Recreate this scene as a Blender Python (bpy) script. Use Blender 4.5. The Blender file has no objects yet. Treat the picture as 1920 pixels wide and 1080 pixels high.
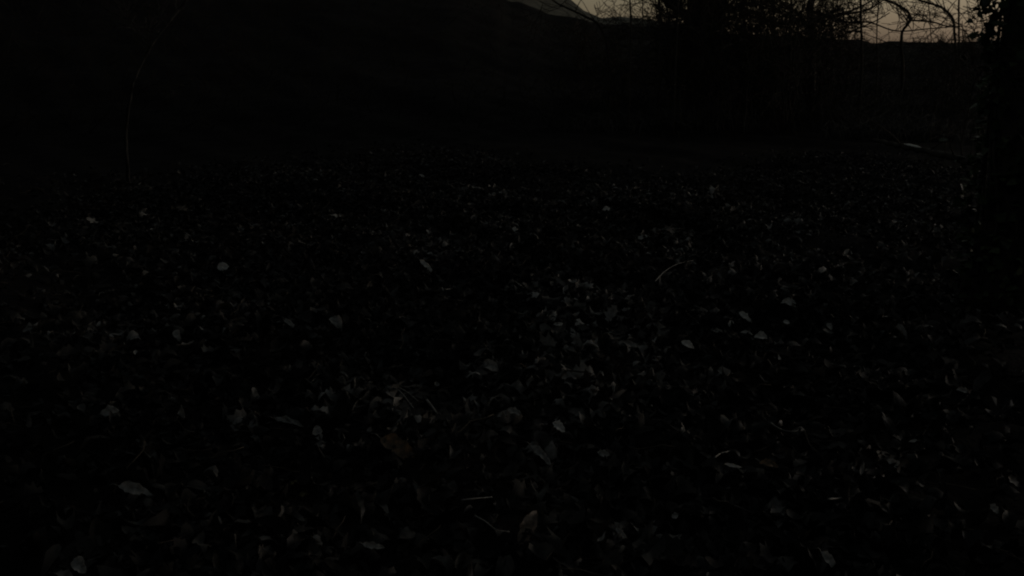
import bpy, math, random
import numpy as np
from mathutils import Vector, noise

random.seed(7)
RNG = np.random.default_rng(11)
S = bpy.context.scene
C = S.collection

# ------------------------------------------------------------------ camera
W, H, F = 1920.0, 1080.0, 1844.0
CAM = Vector((0.0, 0.0, 1.3))
HORIZON = 88.0
PITCH = math.atan((H / 2 - HORIZON) / F)
cd = bpy.data.cameras.new('camera')
cam = bpy.data.objects.new('camera', cd)
C.objects.link(cam)
cam.location = CAM
cam.rotation_euler = (math.pi / 2 - PITCH, 0, 0)
cd.sensor_width = 36.0
cd.lens = 36.0 * F / W
cd.clip_start = 0.02
cd.clip_end = 3000
S.camera = cam

# ------------------------------------------------------------------ dusk sky and light
SUN_EL = math.radians(3.0)
SUN_AZ = math.radians(70.0)          # clockwise from +Y
w = bpy.data.worlds.new('World')
S.world = w
w.use_nodes = True
nt = w.node_tree
nt.nodes.clear()
sky = nt.nodes.new('ShaderNodeTexSky')
sky.sky_type = 'NISHITA'
sky.sun_disc = False
sky.sun_elevation = SUN_EL
sky.sun_rotation = SUN_AZ
sky.air_density = 1.0
sky.dust_density = 1.5
sky.ozone_density = 1.0
tint = nt.nodes.new('ShaderNodeMix')
tint.data_type = 'RGBA'
tint.blend_type = 'MULTIPLY'
tint.inputs['Factor'].default_value = 1.0
tint.inputs[7].default_value = (.95, .945, .875, 1)
bg = nt.nodes.new('ShaderNodeBackground')
bg.inputs['Strength'].default_value = 0.08
wo = nt.nodes.new('ShaderNodeOutputWorld')
hs = nt.nodes.new('ShaderNodeHueSaturation')
hs.inputs['Saturation'].default_value = 0.5
nt.links.new(sky.outputs[0], hs.inputs['Color'])
nt.links.new(hs.outputs[0], tint.inputs[6])
nt.links.new(tint.outputs[2], bg.inputs['Color'])
nt.links.new(bg.outputs[0], wo.inputs['Surface'])

sd = bpy.data.lights.new('sun', 'SUN')
sun = bpy.data.objects.new('sun', sd)
C.objects.link(sun)
sd.energy = 0.2
sd.angle = math.radians(20)
sd.color = (1.0, 0.96, 0.92)
LEL = math.radians(14.0)
LAZ = SUN_AZ
sdir = Vector((math.sin(LAZ) * math.cos(LEL), math.cos(LAZ) * math.cos(LEL), math.sin(LEL)))
sun.rotation_euler = (-sdir).to_track_quat('-Z', 'Y').to_euler()

S.view_settings.view_transform = 'Standard'
S.view_settings.look = 'None'
S.view_settings.gamma = 1
S.view_settings.exposure = 0.0
S.cycles.max_bounces = 5
S.cycles.filter_width = 2.1

# ------------------------------------------------------------------ helpers
R3 = cam.rotation_euler.to_matrix()

def ray(px, py):
    return (R3 @ Vector(((px - W / 2) / F, (H / 2 - py) / F, -1.0))).normalized()

def at(px, py, dist):
    """the point seen at a pixel, at forward ground distance dist"""
    d = ray(px, py)
    return CAM + d * (dist / math.hypot(d.x, d.y))

def vnoise(x, y, s=0):
    return (math.sin(x * 1.7 + s) * math.cos(y * 1.3 - s * 1.7) + 0.5 * math.sin(x * 3.9 + y * 2.7 + s * 3.1)
            + 0.3 * math.cos(y * 6.1 - x * 4.7 + s))

NEAR = [(-60, 9.0), (-45, 8.0), (-25, 6.2), (-12, 4.6), (-4, 3.7), (-1, 2.75), (0, 2.2), (2.8, 1.25), (5.3, .75), (8.9, .8),
        (12, .35), (16, .15), (30, .2), (60, 0.6)]
FARP = [(-60, 22.0), (-30, 16.0), (-10, 8.5), (-.3, 4.8), (2.4, 2.9), (4.9, 1.45), (6.2, 1.5), (9, 1.2), (13, .3), (17, -.4), (25, -.4),
        (60, .6)]

def prof(tab, az):
    if az <= tab[0][0]: return tab[0][1]
    for (a, b), (c, d) in zip(tab, tab[1:]):
        if az <= c:
            t = (az - a) / (c - a)
            t = t * t * (3 - 2 * t)
            return b + (d - b) * t
    return tab[-1][1]

def sm(a, b, v):
    t = min(1, max(0, (v - a) / (b - a)))
    return t * t * (3 - 2 * t)

def ground_z(x, y):
    r = math.hypot(x, y)
    az = math.degrees(math.atan2(x, y))
    near = 0.03 * vnoise(x * 1.6, y * 1.6, 1) * sm(0.8, 2.2, r) + (0.016 * vnoise(x * 5, y * 5, 4) + 0.008 * vnoise(x * 14, y * 14, 6)) * (1 - sm(9, 15, r))
    near += .10 * noise.fractal(Vector((x * .5, y * .5, 1)), .8, 2.1, 4) * sm(10, 16, r)
    if abs(az) > 60:
        f = sm(60, 120, abs(az))
    else:
        f = 0
    e = prof(NEAR, az) * (1 - f) + 1.0 * f
    hr = 1.3 + 40 * math.tan(math.radians(e)) + 0.45 * noise.fractal(Vector((x * .16, y * .16, 3)), .8, 2.1, 5)
    k = sm(13, 40, r)
    z = near * (1 - k) + hr * k
    wl = sm(29, 48, -az) if az < 0 else sm(88, 125, az)
    z += 5.5 * wl * sm(2.3, 8.5, r) * (1 - sm(20, 40, r))  # unseen bank beside and behind the camera, added to block sky light
    z -= 3.5 * sm(42, 70, r)
    e2 = prof(FARP, az) * (1 - f) + 2.0 * f
    hz = 1.3 + 150 * math.tan(math.radians(e2)) + 0.5 * noise.fractal(Vector((x * .03, y * .03, 9)), .9, 2.1, 5)
    k2 = sm(75, 150, r)
    z = z * (1 - k2) + hz * k2
    z -= 8 * sm(160, 400, r)
    return z

def hit(px, py):
    d = ray(px, py)
    t = 1.0
    while t < 80:
        p = CAM + d * t
        if p.z < ground_z(p.x, p.y):
            a, b = t - .1, t
            for _ in range(20):
                m = (a + b) / 2
                q = CAM + d * m
                if q.z < ground_z(q.x, q.y): b = m
                else: a = m
            return CAM + d * b
        t += .1
    return at(px, py, 40)

# ------------------------------------------------------------------ materials
def mat(name, stops, scale=6.0, rough=0.8, spec=0.5, island=False, bump=0.0, bscale=40.0, transl=0.0, detail=6.0, stretch=None,
        rough_hi=None, patch=0):
    m = bpy.data.materials.new(name)
    m.use_nodes = True
    n = m.node_tree.nodes
    l = m.node_tree.links
    b = n['Principled BSDF']
    b.inputs['Roughness'].default_value = rough
    b.inputs['Specular IOR Level'].default_value = spec
    tc = n.new('ShaderNodeTexCoord')
    src = tc.outputs['Object']
    if stretch:
        mp = n.new('ShaderNodeMapping')
        mp.inputs['Scale'].default_value = stretch
        l.new(src, mp.inputs['Vector'])
        src = mp.outputs[0]
    no = n.new('ShaderNodeTexNoise')
    no.inputs['Scale'].default_value = scale
    no.inputs['Detail'].default_value = detail
    l.new(src, no.inputs['Vector'])
    cr = n.new('ShaderNodeValToRGB')
    els = cr.color_ramp.elements
    while len(els) < len(stops): els.new(0.5)
    for e, (p, c) in zip(els, stops):
        e.position = p
        e.color = (*c, 1)
    if island:
        g = n.new('ShaderNodeNewGeometry')
        l.new(g.outputs['Random Per Island'], cr.inputs[0])
        mx = n.new('ShaderNodeMix')
        mx.data_type = 'RGBA'
        mx.blend_type = 'MULTIPLY'
        mx.inputs['Factor'].default_value = 0.6
        r2 = n.new('ShaderNodeValToRGB')
        r2.color_ramp.elements[0].position = .35
        r2.color_ramp.elements[0].color = (.3, .3, .3, 1)
        r2.color_ramp.elements[1].position = .62
        r2.color_ramp.elements[1].color = (1, 1, 1, 1)
        l.new(no.outputs['Fac'], r2.inputs[0])
        l.new(cr.outputs[0], mx.inputs[6])
        l.new(r2.outputs[0], mx.inputs[7])
        col = mx.outputs[2]
        if patch:                       # random lighter and darker stretches, standing in for clustered highlights
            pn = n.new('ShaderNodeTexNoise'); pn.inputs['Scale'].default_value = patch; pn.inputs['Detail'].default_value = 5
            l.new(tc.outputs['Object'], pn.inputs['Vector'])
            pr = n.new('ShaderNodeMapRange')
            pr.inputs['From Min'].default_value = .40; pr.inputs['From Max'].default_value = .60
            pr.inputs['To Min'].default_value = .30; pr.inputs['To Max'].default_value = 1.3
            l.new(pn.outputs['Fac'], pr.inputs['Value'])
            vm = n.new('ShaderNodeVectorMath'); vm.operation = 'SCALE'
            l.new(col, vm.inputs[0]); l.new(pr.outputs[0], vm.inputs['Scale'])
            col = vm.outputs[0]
        if rough_hi is not None:
            ml = n.new('ShaderNodeMath'); ml.operation = 'MULTIPLY'; ml.inputs[1].default_value = 17.31
            fr = n.new('ShaderNodeMath'); fr.operation = 'FRACT'
            mr = n.new('ShaderNodeMapRange')
            mr.inputs['To Min'].default_value = rough
            mr.inputs['To Max'].default_value = rough_hi
            l.new(g.outputs['Random Per Island'], ml.inputs[0])
            l.new(ml.outputs[0], fr.inputs[0]); l.new(fr.outputs[0], mr.inputs['Value'])
            l.new(mr.outputs[0], b.inputs['Roughness'])
    else:
        l.new(no.outputs['Fac'], cr.inputs[0])
        col = cr.outputs[0]
    l.new(col, b.inputs['Base Color'])
    if bump:
        nb = n.new('ShaderNodeTexNoise')
        nb.inputs['Scale'].default_value = bscale
        nb.inputs['Detail'].default_value = 4
        l.new(src, nb.inputs['Vector'])
        bp = n.new('ShaderNodeBump')
        bp.inputs['Strength'].default_value = bump
        bp.inputs['Distance'].default_value = 0.02
        l.new(nb.outputs['Fac'], bp.inputs['Height'])
        l.new(bp.outputs[0], b.inputs['Normal'])
    if transl:
        tr = n.new('ShaderNodeBsdfTranslucent')
        l.new(col, tr.inputs['Color'])
        ms = n.new('ShaderNodeMixShader')
        ms.inputs[0].default_value = transl
        l.new(b.outputs[0], ms.inputs[1])
        l.new(tr.outputs[0], ms.inputs[2])
        l.new(ms.outputs[0], n['Material Output'].inputs['Surface'])
    return m

M = {}
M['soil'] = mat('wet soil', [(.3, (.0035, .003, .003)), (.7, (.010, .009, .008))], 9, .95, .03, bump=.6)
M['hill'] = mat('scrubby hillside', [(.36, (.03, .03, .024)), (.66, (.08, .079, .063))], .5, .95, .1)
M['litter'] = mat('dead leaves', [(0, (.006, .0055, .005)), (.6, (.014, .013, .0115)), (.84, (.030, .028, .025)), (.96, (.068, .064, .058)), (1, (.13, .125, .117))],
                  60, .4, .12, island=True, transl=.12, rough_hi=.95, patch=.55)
M['dry'] = mat('highlight pale leaves', [(0, (.03, .028, .025)), (.6, (.075, .071, .065)), (1, (.25, .24, .225))],
               45, .4, .15, island=True, transl=.12, rough_hi=.9)  # pale leaf colour stands in for light caught mid-floor
M['bark_wet'] = mat('soaked bark', [(.40, (.008, .0075, .007)), (.62, (.05, .048, .044))], 20, .9, .05, bump=.5, stretch=(1, 1, .3))
M['bark'] = mat('wet bark', [(.3, (.018, .015, .012)), (.7, (.06, .052, .042))], 12, .9, .06, bump=.5, stretch=(1, 1, .25))
M['bark_pale'] = mat('lichen bark', [(.35, (.02, .018, .016)), (.7, (.07, .066, .06))], 20, .8, .1, bump=.5, stretch=(1, 1, .3))
M['twig'] = mat('dry twig', [(.3, (.06, .056, .05)), (.7, (.17, .16, .145))], 50, .6, .4)
M['glint'] = mat('stripped wood', [(.3, (.55, .52, .46)), (.7, (.75, .72, .66))], 30, .3, .8)  # pale colour carries the glint of the fallen branch
M['grass'] = mat('dead grass', [(0, (.025, .024, .021)), (1, (.10, .095, .085))], 10, .9, .05, island=True)
M['ivy'] = mat('ivy leaves', [(0, (.018, .026, .012)), (.6, (.035, .05, .02)), (1, (.07, .09, .04))], 40, .4, .18, island=True, transl=.05, rough_hi=.8)
M['bush'] = mat('bush leaves', [(0, (.02, .025, .012)), (.6, (.04, .045, .022)), (1, (.08, .07, .04))], 40, .6, .1, island=True, transl=.1, rough_hi=.9)
M['bramble'] = mat('bramble', [(0, (.01, .009, .007)), (1, (.035, .032, .026))], 10, .9, .05, island=True)
LEAFM = {}
for nm, c1, c2 in (('grey', (.13, .125, .115), (.30, .29, .27)), ('pale', (.30, .29, .27), (.55, .53, .49)),
                   ('orange', (.06, .045, .028), (.18, .11, .06)), ('yellow', (.17, .15, .06), (.32, .29, .14)),
                   ('brown', (.09, .065, .05), (.18, .14, .11))):
    LEAFM[nm] = mat(nm + ' dead leaf', [(.38, c1), (.62, c2)], 45, .5, .4, bump=.4, bscale=120, transl=.2)

# ------------------------------------------------------------------ mesh building
def tag(o, label=None, cat=None, group=None, kind=None):
    if label: o['label'] = label
    if cat: o['category'] = cat
    if group: o['group'] = group
    if kind: o['kind'] = kind
    return o

def empty(name, loc):
    o = bpy.data.objects.new(name, None)
    C.objects.link(o)
    o.location = loc
    o.empty_display_size = .1
    return o

class MB:
    def __init__(s):
        s.v = []; s.f = []; s.n = 0
    def add(s, v, f):
        v = np.asarray(v, dtype=np.float32).reshape(-1, 3)
        f = np.asarray(f, dtype=np.int32)
        s.v.append(v); s.f.append(f + s.n); s.n += len(v)
    def tube(s, pts, rads, k=6):
        pts = [Vector(p) for p in pts]
        if len(pts) < 2: return
        rings = []
        up = Vector((.31, .17, .93))
        for i, p in enumerate(pts):
            d = (pts[min(i + 1, len(pts) - 1)] - pts[max(i - 1, 0)])
            if d.length < 1e-9: d = Vector((0, 0, 1))
            d.normalize()
            a = d.cross(up)
            if a.length < .05: a = d.cross(Vector((1, 0, 0)))
            a.normalize()
            b = d.cross(a)
            r = rads[i]
            rings.append([p + (a * math.cos(2 * math.pi * j / k) + b * math.sin(2 * math.pi * j / k)) * r for j in range(k)])
        v = [q[:] for rg in rings for q in rg]
        f = []
        for i in range(len(rings) - 1):
            for j in range(k):
                f.append((i * k + j, i * k + (j + 1) % k, (i + 1) * k + (j + 1) % k, (i + 1) * k + j))
        n = len(v)
        v.append(pts[0][:]); v.append(pts[-1][:])
        for j in range(k):
            f.append((n, (j + 1) % k, j, j))
            f.append((n + 1, (len(rings) - 1) * k + j, (len(rings) - 1) * k + (j + 1) % k, (len(rings) - 1) * k + (j + 1) % k))
        s.add(v, f)
    def build(s, name, m, parent=None, origin=(0, 0, 0), smooth=True):
        V = np.concatenate(s.v) - np.array(origin, dtype=np.float32)
        Fq = np.concatenate(s.f)
        tri = Fq[:, 2] == Fq[:, 3]
        quads = Fq[~tri]
        tris = Fq[tri][:, :3]
        me = bpy.data.meshes.new(name)
        me.vertices.add(len(V))
        me.vertices.foreach_set('co', V.ravel())
        loops = np.concatenate([quads.ravel(), tris.ravel()]).astype(np.int32)
        me.loops.add(len(loops))
        me.loops.foreach_set('vertex_index', loops)
        st = np.concatenate([np.arange(len(quads)) * 4, len(quads) * 4 + np.arange(len(tris)) * 3]).astype(np.int32)
        me.polygons.add(len(st))
        me.polygons.foreach_set('loop_start', st)
        me.polygons.foreach_set('use_smooth', np.full(len(st), smooth))
        me.update(calc_edges=True)
        me.validate()
        me.materials.append(m)
        o = bpy.data.objects.new(name, me)
        C.objects.link(o)
        if parent: o.parent = parent
        return o

def wander(a, b, n, amp):
    """points from a to b with soft sideways wobble"""
    a, b = Vector(a), Vector(b)
    L = (b - a).length
    ph = [random.uniform(0, 6.28) for _ in range(6)]
    out = []
    for i in range(n + 1):
        t = i / n
        e = math.sin(math.pi * t) ** .6 * amp * L
        o = Vector((math.sin(t * 7 + ph[0]) + .5 * math.sin(t * 17 + ph[1]), math.sin(t * 6 + ph[2]) + .5 * math.sin(t * 15 + ph[3]),
                    .6 * math.sin(t * 8 + ph[4]))) * e
        out.append(a.lerp(b, t) + o)
    return out

def smooth_line(P, sub=5):
    """Catmull-Rom through the points"""
    P = [Vector(p) for p in P]
    Q = [P[0] * 2 - P[1]] + P + [P[-1] * 2 - P[-2]]
    out = []
    for i in range(1, len(Q) - 2):
        for k in range(sub):
            t = k / sub
            a, b, c, d = Q[i - 1], Q[i], Q[i + 1], Q[i + 2]
            out.append(0.5 * ((2 * b) + (c - a) * t + (2 * a - 5 * b + 4 * c - d) * t * t + (3 * b - a - 3 * c + d) * t ** 3))
    out.append(P[-1])
    return out

def grow(mb, p, d, L, r, depth, droop=0.0, spread=.7, n_side=4, minr=.0016):
    """a branch and its side shoots"""
    n = 7
    pts = [p.copy()]
    dd = d.normalized()
    for i in range(n):
        dd = (dd + Vector((random.gauss(0, .13), random.gauss(0, .13), random.gauss(0, .10) - droop * .06))).normalized()
        pts.append(pts[-1] + dd * L / n)
    rads = [max(minr, r * (1 - .8 * i / n)) for i in range(n + 1)]
    mb.tube(pts, rads, 5 if r > .01 else 4 if r > .004 else 3)
    if depth <= 0: return
    for _ in range(n_side):
        i = random.randint(1, n - 1)
        t = (pts[i + 1] - pts[i]).normalized()
        s = Vector((random.gauss(0, 1), random.gauss(0, 1), random.gauss(.25, .6))).normalized()
        nd = (t * (1 - spread * .5) + s * spread).normalized()
        grow(mb, pts[i], nd, L * random.uniform(.4, .7), rads[i] * .6, depth - 1, droop, spread, n_side, minr)

# ------------------------------------------------------------------ ground and hills: one sheet
def radial_sheet(r0, r1, nr, az0, az1, na, name, m, f, power=2.2):
    rr = [r0 + (r1 - r0) * (i / nr) ** power for i in range(nr + 1)]
    v = []
    for r in rr:
        for j in range(na + 1):
            a = math.radians(az0 + (az1 - az0) * j / na)
            x, y = r * math.sin(a), r * math.cos(a)
            v.append((x, y, f(x, y)))
    q = []
    for i in range(nr):
        for j in range(na):
            a = i * (na + 1) + j
            q.append((a, a + 1, a + na + 2, a + na + 1))
    mb = MB(); mb.add(v, q)
    return mb.build(name, m)

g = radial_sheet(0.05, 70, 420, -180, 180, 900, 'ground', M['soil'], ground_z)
tag(g, kind='structure')
hf = radial_sheet(70, 900, 70, -180, 180, 360, 'hill', M['hill'], ground_z)
tag(hf, kind='structure')

# ------------------------------------------------------------------ leaves
def leaf_tpl(nl=6, wid=.42, serr=0.0):
    """unit-length leaf, midrib on +X, 3 vertices per station"""
    u = np.linspace(0, 1, nl + 1)
    wv = wid * .5 * np.sin(np.pi * np.clip(u, 0.0, 1) ** .85) ** .8
    wv[0] = .012; wv[-1] = .006
    if serr: wv[1:-1] *= 1 + serr * np.array([(-1) ** i for i in range(nl - 1)])
    v = []
    for i, uu in enumerate(u):
        v += [(uu - .5, -wv[i], 0), (uu - .5, 0, 0), (uu - .5, wv[i], 0)]
    f = []
    for i in range(nl):
        a = i * 3
        f += [(a, a + 1, a + 4, a + 3), (a + 1, a + 2, a + 5, a + 4)]
    return np.array(v, dtype=np.float32), np.array(f, dtype=np.int32)

def leaf_field(mb, P, size, tilt, tpl, curl=(.2, 1.6), cup=(.1, .9), rough=.02):
    v, f = tpl
    n = len(P)
    c1 = RNG.uniform(curl[0], curl[1], n) * np.where(RNG.random(n) < .75, -1, 1)     # curvature along the length
    c2 = RNG.uniform(cup[0], cup[1], n) * np.where(RNG.random(n) < .6, 1, -1)
    tw = RNG.normal(0, .7, n)
    X = v[None, :, 0].repeat(n, 0); Y = v[None, :, 1].repeat(n, 0)
    th = X * c1[:, None] * 1.2
    k = np.where(np.abs(c1) < .05, .05, c1)[:, None] * 1.2
    x = np.sin(th) / k
    z = (1 - np.cos(th)) / k + np.abs(Y) * c2[:, None] * .8
    a = tw[:, None] * X
    y2 = Y * np.cos(a) - 0 * z
    z = z + Y * np.sin(a)
    z = z + RNG.normal(0, rough, z.shape)
    x = x + RNG.normal(0, rough * .6, z.shape)
    y2 = y2 + RNG.normal(0, rough * .6, z.shape)
    L = np.stack([x, y2, z], -1) * size[:, None, None]
    yaw = RNG.uniform(0, 2 * np.pi, n)
    # random tilt about a horizontal axis
    ta = np.abs(RNG.normal(0, 1, n)) * tilt
    tb = RNG.uniform(0, 2 * np.pi, n)
    cy, sy = np.cos(yaw), np.sin(yaw)
    Rz = np.zeros((n, 3, 3)); Rz[:, 0, 0] = cy; Rz[:, 0, 1] = -sy; Rz[:, 1, 0] = sy; Rz[:, 1, 1] = cy; Rz[:, 2, 2] = 1
    ux, uy = np.cos(tb), np.sin(tb)
    ct, st = np.cos(ta), np.sin(ta)
    Rt = np.zeros((n, 3, 3))
    Rt[:, 0, 0] = ct + ux * ux * (1 - ct); Rt[:, 0, 1] = ux * uy * (1 - ct); Rt[:, 0, 2] = uy * st
    Rt[:, 1, 0] = ux * uy * (1 - ct); Rt[:, 1, 1] = ct + uy * uy * (1 - ct); Rt[:, 1, 2] = -ux * st
    Rt[:, 2, 0] = -uy * st; Rt[:, 2, 1] = ux * st; Rt[:, 2, 2] = ct
    Rm = Rt @ Rz
    V = np.einsum('nij,nkj->nki', Rm, L) + P[:, None, :]
    nv = v.shape[0]
    Fi = f[None] + (np.arange(n) * nv)[:, None, None]
    mb.add(V.reshape(-1, 3), Fi.reshape(-1, 4))

def scatter(n, r0, r1, az, pw):
    out = []
    while len(out) < n:
        r = r0 + (r1 - r0) * random.random() ** pw
        a = math.radians(random.uniform(-az, az))
        x, y = r * math.sin(a), r * math.cos(a)
        if random.random() > .8 + .4 * vnoise(x * .9, y * .9, 8): continue
        if random.random() < sm(7.2 if a < .15 else 6.0, 13.0, r + 1.2 * math.sin(x * 1.1)): continue
        if random.random() < .8 * sm(21, 27, abs(math.degrees(a))): continue
        out.append((x, y, ground_z(x, y) + random.uniform(.004, .035)))
    return np.array(out, dtype=np.float32)

mb = MB()
T1, T2, T3 = leaf_tpl(6, .42), leaf_tpl(5, .62), leaf_tpl(4, .2)
T4 = leaf_tpl(8, .55, .22)
for tpl, n, s0, s1 in ((T1, 7000, .04, .14), (T2, 3800, .03, .10), (T3, 6500, .05, .15), (T4, 4500, .06, .14)):
    P = scatter(n, 1.5, 8.5, 44, .8)
    leaf_field(mb, P, s0 + (s1 - s0) * RNG.random(n) ** 1.5, .5, tpl, curl=(.6, 3.2), cup=(.2, 1.8), rough=.03)
TF = leaf_tpl(3, .45)
for n, r0, r1 in ((32000, 7, 17),):
    P = scatter(n, r0, r1, 42, .8)
    leaf_field(mb, P, RNG.uniform(.03, .09, n), .5, TF, curl=(.3, 2.4), cup=(.1, 1.4), rough=.05)
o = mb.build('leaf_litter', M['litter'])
tag(o, 'dark dead leaves covering the whole woodland floor', 'leaf litter', kind='stuff')

# paler leaves massed mid-floor, their colour standing in for clustered highlights
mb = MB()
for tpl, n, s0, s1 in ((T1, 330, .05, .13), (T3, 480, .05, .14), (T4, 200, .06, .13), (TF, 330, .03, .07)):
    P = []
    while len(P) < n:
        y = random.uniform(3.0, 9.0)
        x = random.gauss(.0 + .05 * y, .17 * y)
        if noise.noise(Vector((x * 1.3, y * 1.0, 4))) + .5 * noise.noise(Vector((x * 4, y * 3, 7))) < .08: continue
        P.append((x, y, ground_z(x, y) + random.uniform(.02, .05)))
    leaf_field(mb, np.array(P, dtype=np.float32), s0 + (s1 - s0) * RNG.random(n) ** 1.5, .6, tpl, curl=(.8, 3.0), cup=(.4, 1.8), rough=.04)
o = mb.build('highlight_leaf_drift', M['dry'])
tag(o, 'drifts of curled dead leaves paled as painted highlights over the middle of the woodland floor', 'leaf litter', kind='stuff')

# crumbs and tiny twigs mixed with the leaves
mb = MB()
for i in range(1500):
    r = 1.8 + 9 * random.random() ** .8
    a = math.radians(random.uniform(-40, 40))
    x, y = r * math.sin(a), r * math.cos(a)
    z = ground_z(x, y) + random.uniform(.01, .04)
    L = random.uniform(.05, .2)
    t = random.uniform(0, 6.28)
    e = Vector((x + L * math.cos(t), y + L * math.sin(t), z + random.gauss(0, .25) * L))
    mb.tube(wander((x, y, z), e, 4, .06), [random.uniform(.0012, .003)] * 5, 3)
o = mb.build('twig_litter', M['bark'])
tag(o, 'fine dark broken twigs strewn through the leaf litter', 'twig litter', kind='stuff')

def hero_leaf(px, py, L, ang, wid, colr, label, curl=-.9, cup=.5, tilt=45, name='dead_leaf', stalk=True, lift=.04):
    """one readable leaf lying on the litter; L is its length in the picture, ang its slope there"""
    p = hit(px, py)
    p = p + (CAM - p) * (lift / (CAM.z - p.z))
    d = (p - CAM).length
    e1 = Vector((1, 0, 0))
    e2 = Vector((0, math.cos(math.radians(tilt)), math.sin(math.radians(tilt))))
    v = ray(px, py)
    e2s = abs((e2 - v * e2.dot(v)).length)
    a = math.radians(ang)
    ax = e1 * math.cos(a) + e2 * (math.sin(a) / e2s)
    ln = ax.length * L * d / F
    ax.normalize()
    nn = e1.cross(e2)
    sd_ = nn.cross(ax)
    nl = 10
    V = []
    Fq = []
    cols = 5
    ph = random.uniform(0, 6)
    for i in range(nl + 1):
        u = i / nl
        w_ = wid * .5 * (math.sin(math.pi * min(1, max(0, u)) ** .85) ** .8 if 0 < u < 1 else .02)
        w_ *= 1 + .12 * math.sin(u * 23 + ph) + random.uniform(-.22, .12)
        th = (u - .5) * curl * 1.3
        kk = curl * 1.3 if abs(curl) > .05 else .05
        x = math.sin(th) / kk
        z0 = (1 - math.cos(th)) / kk
        for j in range(cols):
            s_ = (j - 2) / 2
            zz = z0 + abs(s_) ** 1.4 * w_ * cup + .035 * math.sin(u * 15 + s_ * 3 + ph) + random.gauss(0, .02)
            yy = s_ * w_ * (1 - .15 * abs(cup) * abs(s_)) + .05 * math.sin(u * 3.1 + ph)
            V.append(p[:] if 0 else (ax * x * ln + sd_ * yy * ln + nn * zz * ln)[:])
    for i in range(nl):
        for j in range(cols - 1):
            q = i * cols + j
            Fq.append((q, q + 1, q + cols + 1, q + cols))
    m_ = MB(); m_.add(V, Fq)
    ob = m_.build('blade' if stalk else name, LEAFM[colr])
    if stalk:
        root = empty(name, p)
        ob.parent = root
        st = MB()
        e = Vector(V[2])
        st.tube([e, e - ax * ln * .12 + Vector((0, 0, .003)), e - ax * ln * .26 - Vector((0, 0, .006))], [.0014, .0012, .0009], 4)
        st.build('stalk', M['twig'], root)
    else:
        root = ob
        ob.location = p
    tag(root, label, 'leaf', 'fallen leaves that stand out of the dark litter')
    return root

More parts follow.
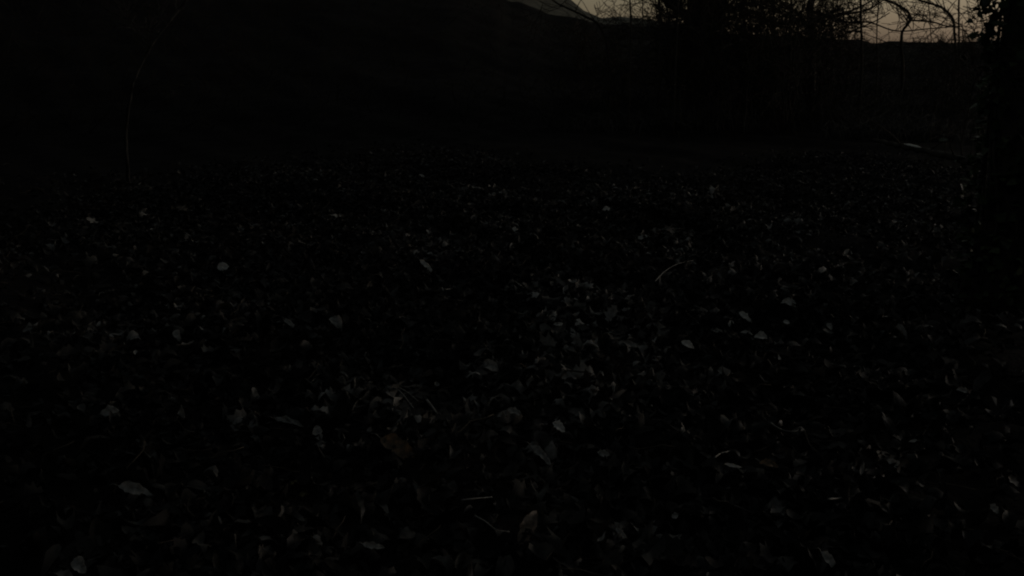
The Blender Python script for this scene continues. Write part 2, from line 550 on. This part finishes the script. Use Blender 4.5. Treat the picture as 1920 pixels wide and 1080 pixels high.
LEAVES = [
    (745, 842, 84, -30, .5, 'orange', 'largest orange-brown curled leaf in the near foreground left of centre', -.7, .6),
    (1443, 870, 36, -10, .42, 'orange', 'small bright tan-orange leaf low on the right', -.8, .3),
    (556, 918, 62, -38, .40, 'yellow', 'yellowish leaf pointing down to the right, below the orange-brown leaf', -.9, .5),
    (990, 988, 70, 55, .5, 'brown', 'reddish brown leaf standing steeply at the bottom centre', -.5, .5),
    (252, 918, 68, -10, .34, 'grey', 'broad grey leaf lying flat near the lower left corner', -.5, .3),
    (540, 790, 60, -20, .22, 'grey', 'narrow grey leaf with a pointed tip left of the orange-brown leaf', -.6, .3),
    (205, 772, 32, 5, .7, 'grey', 'round dim grey leaf far to the lower left', -.5, .3),
    (335, 770, 34, -50, .45, 'grey', 'dim grey leaf leaning left, beside the round grey leaf', -.6, .4),
    (598, 812, 34, -70, .5, 'grey', 'upright grey leaf directly left of the orange-brown leaf', -.6, .4),
    (148, 1060, 36, -40, .7, 'grey', 'dim leaf cut off by the bottom edge at far left', -.6, .4),
    (1015, 852, 58, -38, .26, 'grey', 'slender grey leaf slanting down below centre', -.9, .5),
    (1048, 800, 30, -35, .6, 'pale', 'small oval pale leaf above the slender slanting one', -.6, .4),
    (965, 772, 32, -30, .5, 'grey', 'crinkled grey leaf right of the arched stems', -.9, .6),
    (920, 686, 40, -25, .6, 'grey', 'crumpled grey leaf just below the middle of the picture', -1.2, .8),
    (630, 605, 36, -55, .6, 'grey', 'crumpled upright pale leaf on the left middle ground', -1.1, .8),
    (625, 410, 34, 20, .5, 'pale', 'torn pale leaf high on the left slope', -1.2, .7),
    (418, 500, 22, 10, .9, 'pale', 'small round pale leaf on the left slope', -.4, .2),
    (182, 613, 24, 80, .4, 'grey', 'thin upright leaf far out on the left', -.6, .4),
    (333, 628, 28, -55, .5, 'grey', 'curled dim leaf between the thin upright one and the crumpled one', -.8, .5),
    (545, 607, 40, -45, .26, 'grey', 'narrow leaf slanting down, left of the crumpled upright leaf', -.8, .4),
    (806, 474, 15, -30, .6, 'pale', 'tiny bright leaf fleck above the forked stick', -.5, .3),
    (800, 497, 42, -38, .24, 'pale', 'slender bright leaf slanting down above the forked stick', -.9, .4),
    (790, 331, 16, -15, .5, 'pale', 'bright leaf fleck farthest up the slope', -.5, .3),
    (910, 421, 18, -20, .4, 'pale', 'short pale leaf left of the slope centre', -.5, .3),
    (967, 431, 16, -40, .6, 'pale', 'small pale leaf at the slope centre', -.5, .3),
    (1137, 392, 16, 10, .8, 'pale', 'tiny round bright leaf right of the slope centre', -.5, .3),
    (1205, 444, 24, 25, .4, 'pale', 'thin pale leaf tilted up to the right on the far slope', -.5, .3),
    (1032, 526, 20, -15, .5, 'pale', 'short pale leaf right of the forked stick', -.5, .3),
    (1082, 604, 16, 60, .8, 'pale', 'brightest tiny leaf near the very centre', -.4, .3),
    (1048, 607, 22, 5, .35, 'pale', 'flat pale sliver just left of the brightest tiny leaf', -.5, .3),
    (1076, 635, 40, -60, .28, 'grey', 'curved grey leaf hanging below the brightest tiny leaf', -1.3, .4),
    (1180, 644, 50, -15, .25, 'grey', 'long dim leaf right of centre', -.8, .4),
    (1475, 542, 26, -20, .35, 'grey', 'arched leaf above the bright ring-shaped one', -1.6, .3),
    (1480, 571, 38, -28, .5, 'pale', 'bright ring-like curled leaf on the right middle ground', -1.7, .9),
    (1398, 593, 30, -40, .4, 'pale', 'pale leaf left of the bright ring-like one', -.8, .5),
    (1400, 624, 24, -15, .3, 'pale', 'bright flat sliver below and left of the ring-like leaf', -.7, .3),
    (1427, 632, 26, -10, .7, 'pale', 'bright crumpled leaf with the sliver at its left', -.9, .8),
    (1370, 606, 14, 60, .7, 'pale', 'small upright pale leaf left of the bright sliver', -.5, .4),
    (1345, 622, 26, -28, .45, 'grey', 'dim folded leaf at the left of the right-hand cluster', -.8, .6),
    (1290, 645, 28, -35, .5, 'pale', 'pale leaf at the lower left end of the right-hand cluster', -.9, .5),
    (1475, 604, 12, -30, .8, 'pale', 'pale dot of a leaf under the ring-like one', -.4, .3),
    (1458, 670, 14, -40, .7, 'pale', 'small pale leaf alone below the right-hand cluster', -.4, .3),
    (1555, 612, 14, -60, .8, 'grey', 'dim small leaf right of the cluster', -.4, .3),
    (1722, 829, 32, -3, .22, 'pale', 'flat pale sliver far down on the right', -.6, .3),
    (1608, 880, 20, -20, .6, 'grey', 'small grey leaf right of the tan-orange leaf', -.6, .4),
    (1680, 872, 36, -40, .5, 'grey', 'dim crumpled leaf below the flat pale sliver', -1.0, .8),
    (1808, 733, 26, -15, .5, 'grey', 'upper of two crumpled leaves near the right edge', -1.1, .8),
    (1810, 756, 28, 15, .5, 'grey', 'lower of two crumpled leaves near the right edge', -1.1, .8),
    (1865, 954, 20, -50, .7, 'grey', 'small oval leaf in the lower right corner', -.5, .4),
    (1375, 872, 34, -8, .22, 'pale', 'narrow pale leaf just left of the tan-orange leaf', -.6, .4),
    (1266, 967, 14, 10, .9, 'grey', 'tiny round leaf low right of the bottom centre', -.3, .2),
    (1133, 850, 28, -12, .5, 'grey', 'short grey leaf right of the slender slanting one', -.7, .5),
    (1165, 1000, 28, -55, .4, 'grey', 'dim leaf leaning at the bottom right of centre', -.7, .5),
    (1555, 1050, 40, -50, .45, 'grey', 'dim leaf at the bottom edge right of centre', -.7, .5),
    (700, 1022, 44, -15, .35, 'grey', 'grey leaf at the bottom edge left of centre', -.7, .5),
    (595, 1020, 40, -60, .45, 'grey', 'dim leaf leaning at the bottom edge, left of the grey one', -.7, .5),
]
for t in LEAVES:
    px, py, L, a, wd, c, lb, cu, cp = t
    hero_leaf(px, py, L, a, wd, c, lb, cu, cp, stalk=(L >= 40))

# ------------------------------------------------------------------ sticks lying in the litter
def stick(name, pts, r, label, cat='twig', m='twig', lift=.05, group='pale sticks and stems on the leaves', taper=.5, k=6, sides=()):
    def on(x, y):
        p = hit(x, y)
        return p + (CAM - p) * (lift / (CAM.z - p.z))
    P = [on(x, y) for x, y in pts]
    base = P[0].copy()
    L = smooth_line([p - base for p in P], 5)
    mb_ = MB()
    mb_.tube(L, [r * (1 - (1 - taper) * i / (len(L) - 1)) for i in range(len(L))], k)
    for s in sides:
        Q = [on(x, y) - base for x, y in s]
        L2 = smooth_line(Q, 4)
        mb_.tube(L2, [r * .7 * (1 - .5 * i / (len(L2) - 1)) for i in range(len(L2))], k)
    ob = mb_.build(name, M[m])
    ob.location = base
    tag(ob, label, cat, group)
    return ob

stick('stick', [(865, 938), (890, 935), (923, 932)], .0032, 'straight pale stick lying level in the bottom centre foreground', 'stick')
stick('stem', [(890, 967), (910, 978), (930, 993), (955, 997)], .0026, 'curved pale stem bending down right below the level stick', 'stem')
stick('forked_stick', [(829, 540), (833, 549)], .0045, 'small pale forked stick in the middle of the slope', 'stick', sides=[((835, 543), (852, 540), (871, 533))])
stick('stem', [(1228, 528), (1245, 510), (1268, 496), (1300, 488)], .003, 'long thin curved stem on the right half of the slope', 'stem')
stick('stem', [(1336, 478), (1345, 473), (1356, 480)], .003, 'short hooked stem beyond the long curved stem', 'stem')
stick('stem', [(728, 727), (745, 730), (762, 748), (775, 765)], .0035, 'lower of two arched stems left of centre', 'stem', lift=.075)
stick('stem', [(742, 724), (758, 732), (772, 742), (784, 752)], .003, 'upper of two arched stems left of centre', 'stem', lift=.085)
stick('stem', [(800, 750), (810, 762), (820, 776)], .0045, 'short thick pale stem right of the two arched stems', 'stem', lift=.065)
stick('stem', [(660, 770), (670, 752), (690, 740)], .003, 'faint bent stem left of the two arched stems', 'stem', m='bark_pale', lift=.065)
stick('stem', [(1445, 793), (1462, 804), (1482, 809), (1505, 806)], .003, 'curved stem above the tan-orange leaf', 'stem')
stick('stem', [(1340, 858), (1352, 850), (1375, 844)], .003, 'short pale stem left of the tan-orange leaf', 'stem')
stick('stem', [(1362, 916), (1378, 912), (1392, 909)], .0026, 'thin pale stem below the tan-orange leaf', 'stem')
stick('stem', [(1372, 946), (1390, 953), (1412, 962)], .003, 'dim stem slanting down in the lower right foreground', 'stem', m='bark_pale')
stick('stem', [(1565, 896), (1585, 905), (1608, 914)], .003, 'dim stem slanting down below the small grey leaf on the right', 'stem', m='bark_pale')
stick('stem', [(1022, 915), (1035, 919), (1052, 915)], .0024, 'faint bowed stem right of the level stick', 'stem', m='bark_pale')
stick('stem', [(1552, 936), (1575, 934), (1592, 930)], .003, 'pale stem lying level in the lower right', 'stem')

# fallen branch on the right
def log():
    P = [hit(1640, 262), hit(1700, 276), hit(1755, 288), hit(1815, 303), hit(1880, 322)]
    P = [p + (CAM - p) * (.22 / (CAM.z - p.z)) for p in P]
    base = P[2].copy()
    root = empty('fallen_branch', base)
    L = smooth_line([p - base for p in P], 7)
    n = len(L)
    mb_ = MB()
    mb_.tube([p + Vector((random.gauss(0, .004), random.gauss(0, .004), random.gauss(0, .005))) for p in L],
             [.022 + .02 * i / n for i in range(n)], 10)
    mb_.build('limb', M['bark'], root)
    for s, t, up in ((6, -1, .5), (12, 1, .7), (18, -1, .4), (23, 1, .8)):
        if s < n:
            q = MB()
            grow(q, L[s], Vector((t * .4, -.3, up)), .7, .01, 1, n_side=3)
            q.build('side_shoot', M['bark'], root)
    for (a, b, hh) in ((6, 10, .028), (11, 13, .028), (14, 16, .03), (18, 20, .032)):
        s_ = MB()
        s_.tube([L[i] + Vector((.004, -.022, hh * .95)) for i in range(a, b + 1)], [.003 if i in (a, b) else (.012 if a == 6 else .007) for i in range(a, b + 1)], 8)
        s_.build('glint_strip', M['glint' if a == 6 else 'twig'], root)  # pale strips stand in for the wet highlight on the bark
    tag(root, 'thin fallen branch with glints painted as pale patches lying on the dark slope at the right', 'branch')
log()

# ------------------------------------------------------------------ trees
def tree_from_line(name, pts, dist, r0, r1, label, cat='sapling', group=None, m='bark', top=7.0, branches=10, bl=1.2, depth=2, extra=(), ivy=0,
                   spread=.8, blo=.15, n_side=4, k=8):
    """pts: pixels along the visible stem from low to high; the stem runs down to the ground and on up to full height"""
    P = [at(x, y, dist) for x, y in pts]
    b = P[0].copy()
    gz = ground_z(b.x, b.y)
    base = Vector((b.x, b.y, gz - .05))
    line = [base] + ([p for p in P if p.z > gz + .2])
    d = (line[-1] - line[-2]).normalized()
    up = line[-1]
    while up.z < gz + top:
        d = (d * .8 + Vector((random.gauss(0, .10), random.gauss(0, .10), .35))).normalized()
        up = up + d * .7
        line.append(up.copy())
    root = empty(name, base)
    L = smooth_line([p - base for p in line], 4)
    n = len(L)
    L = [p + Vector((random.gauss(0, 1), random.gauss(0, 1), 0)) * r0 * .12 for p in L]
    R_ = [r0 + (r1 - r0) * (i / (n - 1)) for i in range(n)]
    R_[0] *= 1.35
    tb = MB(); tb.tube(L, R_, k)
    tb.build('trunk', M[m], root)
    cb = MB()
    for _ in range(branches):
        i = random.randint(int(n * blo), n - 2)
        a = random.uniform(0, 6.28)
        dd = Vector((math.cos(a) * spread, math.sin(a) * spread, random.uniform(.15, .9)))
        grow(cb, L[i], dd, bl * random.uniform(.6, 1.2), R_[i] * .45, depth, n_side=n_side, minr=dist * .00026)
    for (ep, er) in extra:
        Q = [at(x, y, dist + dz) - base for (x, y, dz) in ep]
        Q = smooth_line(Q, 6)
        rr = [er * (1 - .6 * i / (len(Q) - 1)) for i in range(len(Q))]
        cb.tube(Q, rr, 6)
        for _ in range(len(Q) // 2):
            i = random.randint(1, len(Q) - 2)
            grow(cb, Q[i], Vector((random.gauss(0, 1), random.gauss(0, .6), random.gauss(.3, .8))), random.uniform(.25, .7), rr[i] * .5, 1, n_side=3,
                 minr=dist * .00026)
    cb.build('crown', M[m], root)
    tag(root, label, cat, group)
    return root, L, R_

G = 'bare saplings against the dusk sky'
tree_from_line('sapling', [(238, 300), (237, 235), (247, 170), (262, 125), (290, 75), (330, 25)], 10.2, .018, .006,
               'slim sapling bending to the right, alone at the left of the picture', m='bark_wet', top=3.4, branches=11, bl=.6, group=G, blo=.3)
tree_from_line('sapling', [(1181, 120), (1183, 60), (1182, 20), (1181, 0)], 15, .016, .008,
               'thin upright sapling, first one right of the open patch of sky', group=G, branches=10, bl=1.0)
tree_from_line('sapling', [(1236, 130), (1238, 60), (1237, 20), (1235, 0)], 16, .030, .014,
               'thicker left stem of a close pair of saplings', group=G, branches=12, bl=1.2)
tree_from_line('sapling', [(1258, 130), (1255, 60), (1252, 20), (1246, 0)], 16.6, .018, .008,
               'thinner right stem of a close pair of saplings', group=G, branches=12, bl=1.1)
tree_from_line('leaning_sapling', [(1142, 150), (1138, 85), (1122, 46), (1095, 30), (1062, 14), (1036, 0)], 17, .022, .010,
               'sapling leaning over to the left along the hill edge', group=G, branches=8, bl=1.0, top=4.5)
G2 = 'trees in the thicket below the sky'
tree_from_line('tree', [(1318, 150), (1318, 90), (1316, 40), (1314, 0)], 18, .15, .09,
               'thick dark trunk in the middle of the thicket', 'tree', G2, branches=34, bl=2.2, depth=2, top=9, k=12)
tree_from_line('tree', [(1522, 160), (1522, 90), (1520, 40), (1519, 0)], 19, .075, .04,
               'dark tree whose long arching branches cross the bright sky at right', 'tree', G2, branches=26, bl=1.8, depth=2, top=8,
               extra=[([(1521, 34, 0), (1580, 27, -.3), (1620, 20, -.5), (1645, 8, -.8), (1670, -12, -1)], .026),
                      ([(1521, 78, 0), (1560, 73, .3), (1598, 58, .6), (1640, 40, .9), (1668, 24, 1.2)], .022),
                      ([(1520, 45, 0), (1555, 36, .3), (1595, 21, .6), (1630, 4, .9), (1650, -10, 1.2)], .024),
                      ([(1521, 50, 0), (1490, 40, .3), (1450, 44, .6), (1410, 30, .9), (1380, 8, 1.2)], .022),
                      ([(1521, 40, 0), (1480, 14, .3), (1450, -10, .6)], .022),
                      ([(1520, 20, 0), (1580, 40, -.5), (1630, 42, -.8), (1680, 58, -1.0), (1740, 54, -1.2), (1790, 50, -1.5)], .018)])
tree_from_line('tree', [(1693, 130), (1690, 90), (1692, 60), (1706, 38), (1702, 22), (1680, 8), (1655, -6)], 21, .030, .022,
               'crooked small tree standing alone in the bright gap', 'tree', G2, branches=14, bl=1.5, depth=2, top=6,
               extra=[([(1706, 38, 0), (1725, 39, .1), (1752, 42, .2), (1778, 50, .4), (1800, 51, .5)], .022),
                      ([(1706, 38, 0), (1718, 28, -.2), (1730, 18, -.4)], .012)])
tree_from_line('tree', [(1792, 130), (1790, 60), (1785, 32), (1765, 14), (1740, 5), (1715, -5)], 20, .024, .016,
               'small tree arching to the left beside the ivy-clad trunk', 'tree', G2, branches=8, bl=1.4, depth=2, top=6)
tree_from_line('sapling', [(1616, 130), (1615, 60), (1614, 0)], 18, .022, .012,
               'straight sapling crossed by the arching branches', group=G, branches=9, bl=1.0)
tree_from_line('sapling', [(1645, 130), (1644, 60), (1648, 0)], 20, .012, .006,
               'very thin sapling just right of the straight one', group=G, branches=8, bl=.9)
tree_from_line('sapling', [(1798, 130), (1798, 60), (1798, 0)], 19, .018, .010,
               'straight thin sapling close to the left side of the ivy-clad trunk', group=G, branches=5, bl=.8)
# more stems rising out of the thicket
for i, (x, dist, r, lb) in enumerate([
        (1352, 17, .03, 'slender dark stem just right of the thick trunk'),
        (1290, 19, .028, 'slender dark stem just left of the thick trunk'),
        (1270, 15, .014, 'fine stem between the close pair and the thick trunk'),
        (1395, 21, .035, 'left one of two stems inside the leafy bush'),
        (1450, 20, .03, 'right one of two stems inside the leafy bush'),
        (1205, 20, .012, 'fine stem midway between the first sapling and the close pair'),
        (1480, 18, .02, 'slender stem at the right edge of the leafy bush'),
        (1560, 22, .016, 'fine stem right of the dark branching tree'),
        (1745, 23, .010, 'faint fine stem in the brightest part of the sky gap')]):
    tree_from_line('sapling', [(x + random.uniform(-6, 6), 140), (x, 60), (x + random.uniform(-5, 5), 0)], dist, r, r * .5, lb, group=G,
                   branches=18 if x < 1500 else 7, bl=1.5 if x < 1500 else .9, depth=2)

# leafy bush in the thicket
def ivy_tpl():
    v = np.array([(-.5, 0, 0), (-.42, -.42, .05), (-.05, -.36, 0), (.5, 0, 0), (-.05, .36, 0), (-.42, .42, .05), (-.1, 0, -.05)], dtype=np.float32)
    f = np.array([(0, 1, 2, 6), (6, 2, 3, 3), (6, 3, 4, 4), (0, 6, 4, 5)], dtype=np.int32)
    return v, f
IV = ivy_tpl()

def leafy_bush(px0, px1, py0, dist, label, nclump, name='bush', dens=130):
    a, b = at(px0, 88, dist), at(px1, 88, dist)
    c = (a + b) / 2
    gz = ground_z(c.x, c.y)
    root = empty(name, (c.x, c.y, gz))
    st = MB(); lf = MB()
    hw = (b - a).length / 2
    P = []
    for i in range(nclump):
        x = random.uniform(-hw, hw)
        y = random.uniform(-hw, hw) * .7
        hmax = (CAM.z + dist * (88 - py0) / F) - gz
        z = random.uniform(.06, 1) * hmax * (1 - .25 * (abs(x) / hw) ** 2)
        cc = Vector((x, y, z))
        st.tube(wander((x * .3, y * .3, -.05), cc, 6, .04), [.02, .018, .015, .012, .010, .007, .004], 5)
        grow(st, cc * .8, Vector((random.gauss(0, 1), random.gauss(0, 1), .6)), .8, .008, 2, n_side=4, minr=.003)
        rad = random.uniform(.12, .32)
        for _ in range(int(rad * dens)):
            P.append((cc.x + random.gauss(0, rad), cc.y + random.gauss(0, rad), cc.z + random.gauss(0, rad * .8)))
    P = np.array([p for p in P if p[2] > .05], dtype=np.float32)
    leaf_field(lf, P, RNG.uniform(.03, .06, len(P)), 1.2, IV, curl=(.05, .4))
    st.build('stems', M['bark'], root)
    lf.build('foliage', M['bush'], root)
    tag(root, label, 'bush', 'bushes in the thicket')
leafy_bush(1345, 1500, -40, 17.5, 'twiggy leafy bush filling the sky between the thick trunk and the branching tree', 60)
leafy_bush(1285, 1350, -30, 18.5, 'dense dark bush wrapped round the thick trunk', 60, dens=560)
leafy_bush(1500, 1560, 30, 20, 'low leafy bush at the foot of the branching tree', 22)

# brambles and dead stalks along the ridge
mb = MB()
for i in range(2600):
    azd = random.uniform(-30, 30) if i < 1500 else random.uniform(2, 25)
    r = random.uniform(15, 36)
    a = math.radians(azd)
    x, y = r * math.sin(a), r * math.cos(a)
    z = ground_z(x, y)
    hgt = random.uniform(.2, .75) * (.9 if azd > 16 else 1)
    lean = Vector((random.gauss(0, .5), random.gauss(0, .5), 1)).normalized()
    grow(mb, Vector((x, y, z)), lean, hgt, .006, 1, droop=1.5, n_side=3, minr=.003)
o = mb.build('bramble_thicket', M['bramble'])
tag(o, 'tangle of bramble and dead stalks along the dark ridge', 'brambles', kind='stuff')

# tufts of dead grass on the bank
mb = MB()
for i in range(420):
    a = math.radians(random.uniform(3.5, 24))
    r = random.uniform(15, 30)
    cx, cy = r * math.sin(a), r * math.cos(a)
    if noise.noise(Vector((cx * .5, cy * .5, 2))) < .02: continue
    for _ in range(26):
        x, y = cx + random.gauss(0, .22), cy + random.gauss(0, .22)
        z = ground_z(x, y)
        h_ = random.uniform(.12, .38)
        l1 = Vector((random.gauss(0, .35), random.gauss(0, .35), 1)) * h_
        b_ = Vector((x, y, z - .02))
        mb.tube([b_, b_ + l1 * .6, b_ + l1 + Vector((l1.x, l1.y, -.15 * h_))], [.006, .005, .002], 3)
o = mb.build('dead_grass', M['grass'])
tag(o, 'pale tufts of dead grass on the dark bank under the thicket', 'grass', kind='stuff')

# bare many-stemmed shrubs that reach up across the strip of sky
def bare_shrub(px, dist, hgt, label, nst=9, wdt=.5):
    c = at(px, 88, dist)
    gz = ground_z(c.x, c.y)
    root = empty('bare_shrub', (c.x, c.y, gz))
    tw = MB()
    for i in range(nst):
        a = random.uniform(0, 6.28)
        foot = Vector((random.gauss(0, .12), random.gauss(0, .12), -.06))
        tip = Vector((math.cos(a) * wdt * random.uniform(.2, 1.2), math.sin(a) * wdt * random.uniform(.2, 1.2), hgt * random.uniform(.6, 1.05)))
        P = wander(foot, tip, 10, .035)
        r_ = random.uniform(.008, .017)
        mn = dist * .00026
        tw.tube(P, [max(mn, r_ * (1 - .075 * k_)) for k_ in range(11)], 5)
        for _ in range(6):
            k_ = random.randint(2, 9)
            d_ = (P[k_ + 1 if k_ < 10 else k_] - P[k_ - 1]).normalized()
            d_ = (d_ + Vector((random.gauss(0, .8), random.gauss(0, .8), random.gauss(-.1, .4)))).normalized()
            grow(tw, P[k_], d_, hgt * random.uniform(.18, .42), r_ * .5, 2 if random.random() < .5 else 1, droop=.8, n_side=4, minr=mn)
    tw.build('stems', M['bark'], root)
    tag(root, label, 'shrub', 'bare shrubs of the thicket')
for px, di, hg, lb in (
        (1085, 24, 1.2, 'low bare shrub under the leaning sapling'),
        (1160, 19, 1.5, 'low bare shrub left of the first upright sapling'),
        (1268, 18, 2.6, 'tall bare shrub right of the close pair of saplings'),
        (1302, 16, 2.9, 'dense bare shrub in front of the thick trunk'),
        (1372, 16, 2.7, 'bare shrub in front of the left part of the leafy bush'),
        (1425, 19, 3.0, 'tall bare shrub rising out of the leafy bush'),
        (1480, 16, 2.6, 'bare shrub at the right end of the leafy bush'),
        (1545, 18, 2.6, 'bare shrub beside the branching tree'),
        (1590, 21, 1.9, 'bare shrub left of the straight sapling crossed by branches'),
        (1775, 18, 1.4, 'bare shrub under the small arching tree'),
        (1838, 13, 2.2, 'bare shrub close against the ivy-clad trunk')):
    bare_shrub(px, di, hg, lb, nst=11 if 1250 < px < 1560 else 7, wdt=.6 if px < 1560 else .45)

# ivy-clad tree at the right edge
def ivy_tree():
    dist = 5.6
    c = at(1905, 400, dist)
    gz = ground_z(c.x, c.y)
    base = Vector((c.x, c.y, gz - .05))
    root = empty('ivy_clad_tree', base)
    tb = MB()
    L = [Vector((.02 * math.sin(i * .9), .02 * math.cos(i * .7), i * .25)) for i in range(26)]
    R_ = [.17 - .003 * i for i in range(26)]; R_[0] = .24; R_[1] = .19
    tb.tube(L, R_, 16)
    tb.build('trunk', M['bark'], root)
    cb = MB()
    for i in range(12):
        k = random.randint(12, 25)
        a = random.uniform(0, 6.28)
        grow(cb, L[k], Vector((math.cos(a), math.sin(a), .7)), 2.0, .035, 2, n_side=4)
    cb.build('crown', M['bark'], root)
    sv = MB()
    for i in range(14):
        a0 = random.uniform(0, 6.28)
        pts = []
        for k in range(14):
            zz = k * .28
            a0 += random.gauss(0, .22)
            rr = .18 - .003 * zz
            pts.append(Vector((math.cos(a0) * rr, math.sin(a0) * rr, zz)))
        sv.tube(smooth_line(pts, 3), [.008] * (13 * 3 + 1), 5)
    iv = sv.build('ivy_stems', M['bark'], root)
    lf = MB()
    P = []
    for i in range(5200):
        a = random.uniform(0, 6.28)
        z = random.uniform(.05, 5.2)
        rr = .19 + abs(random.gauss(0, .055)) * (1.0 if z > .9 else .5) + .04 * math.sin(z * 5 + a * 2)
        P.append((rr * math.cos(a), rr * math.sin(a), z))
    P = np.array(P, dtype=np.float32)
    leaf_field(lf, P, RNG.uniform(.035, .065, len(P)), 1.0, IV, curl=(.05, .5))
    lf.build('ivy_leaves', M['ivy'], root)
    tag(root, 'thick tree trunk wrapped in ivy at the right edge of the picture', 'tree')
ivy_tree()
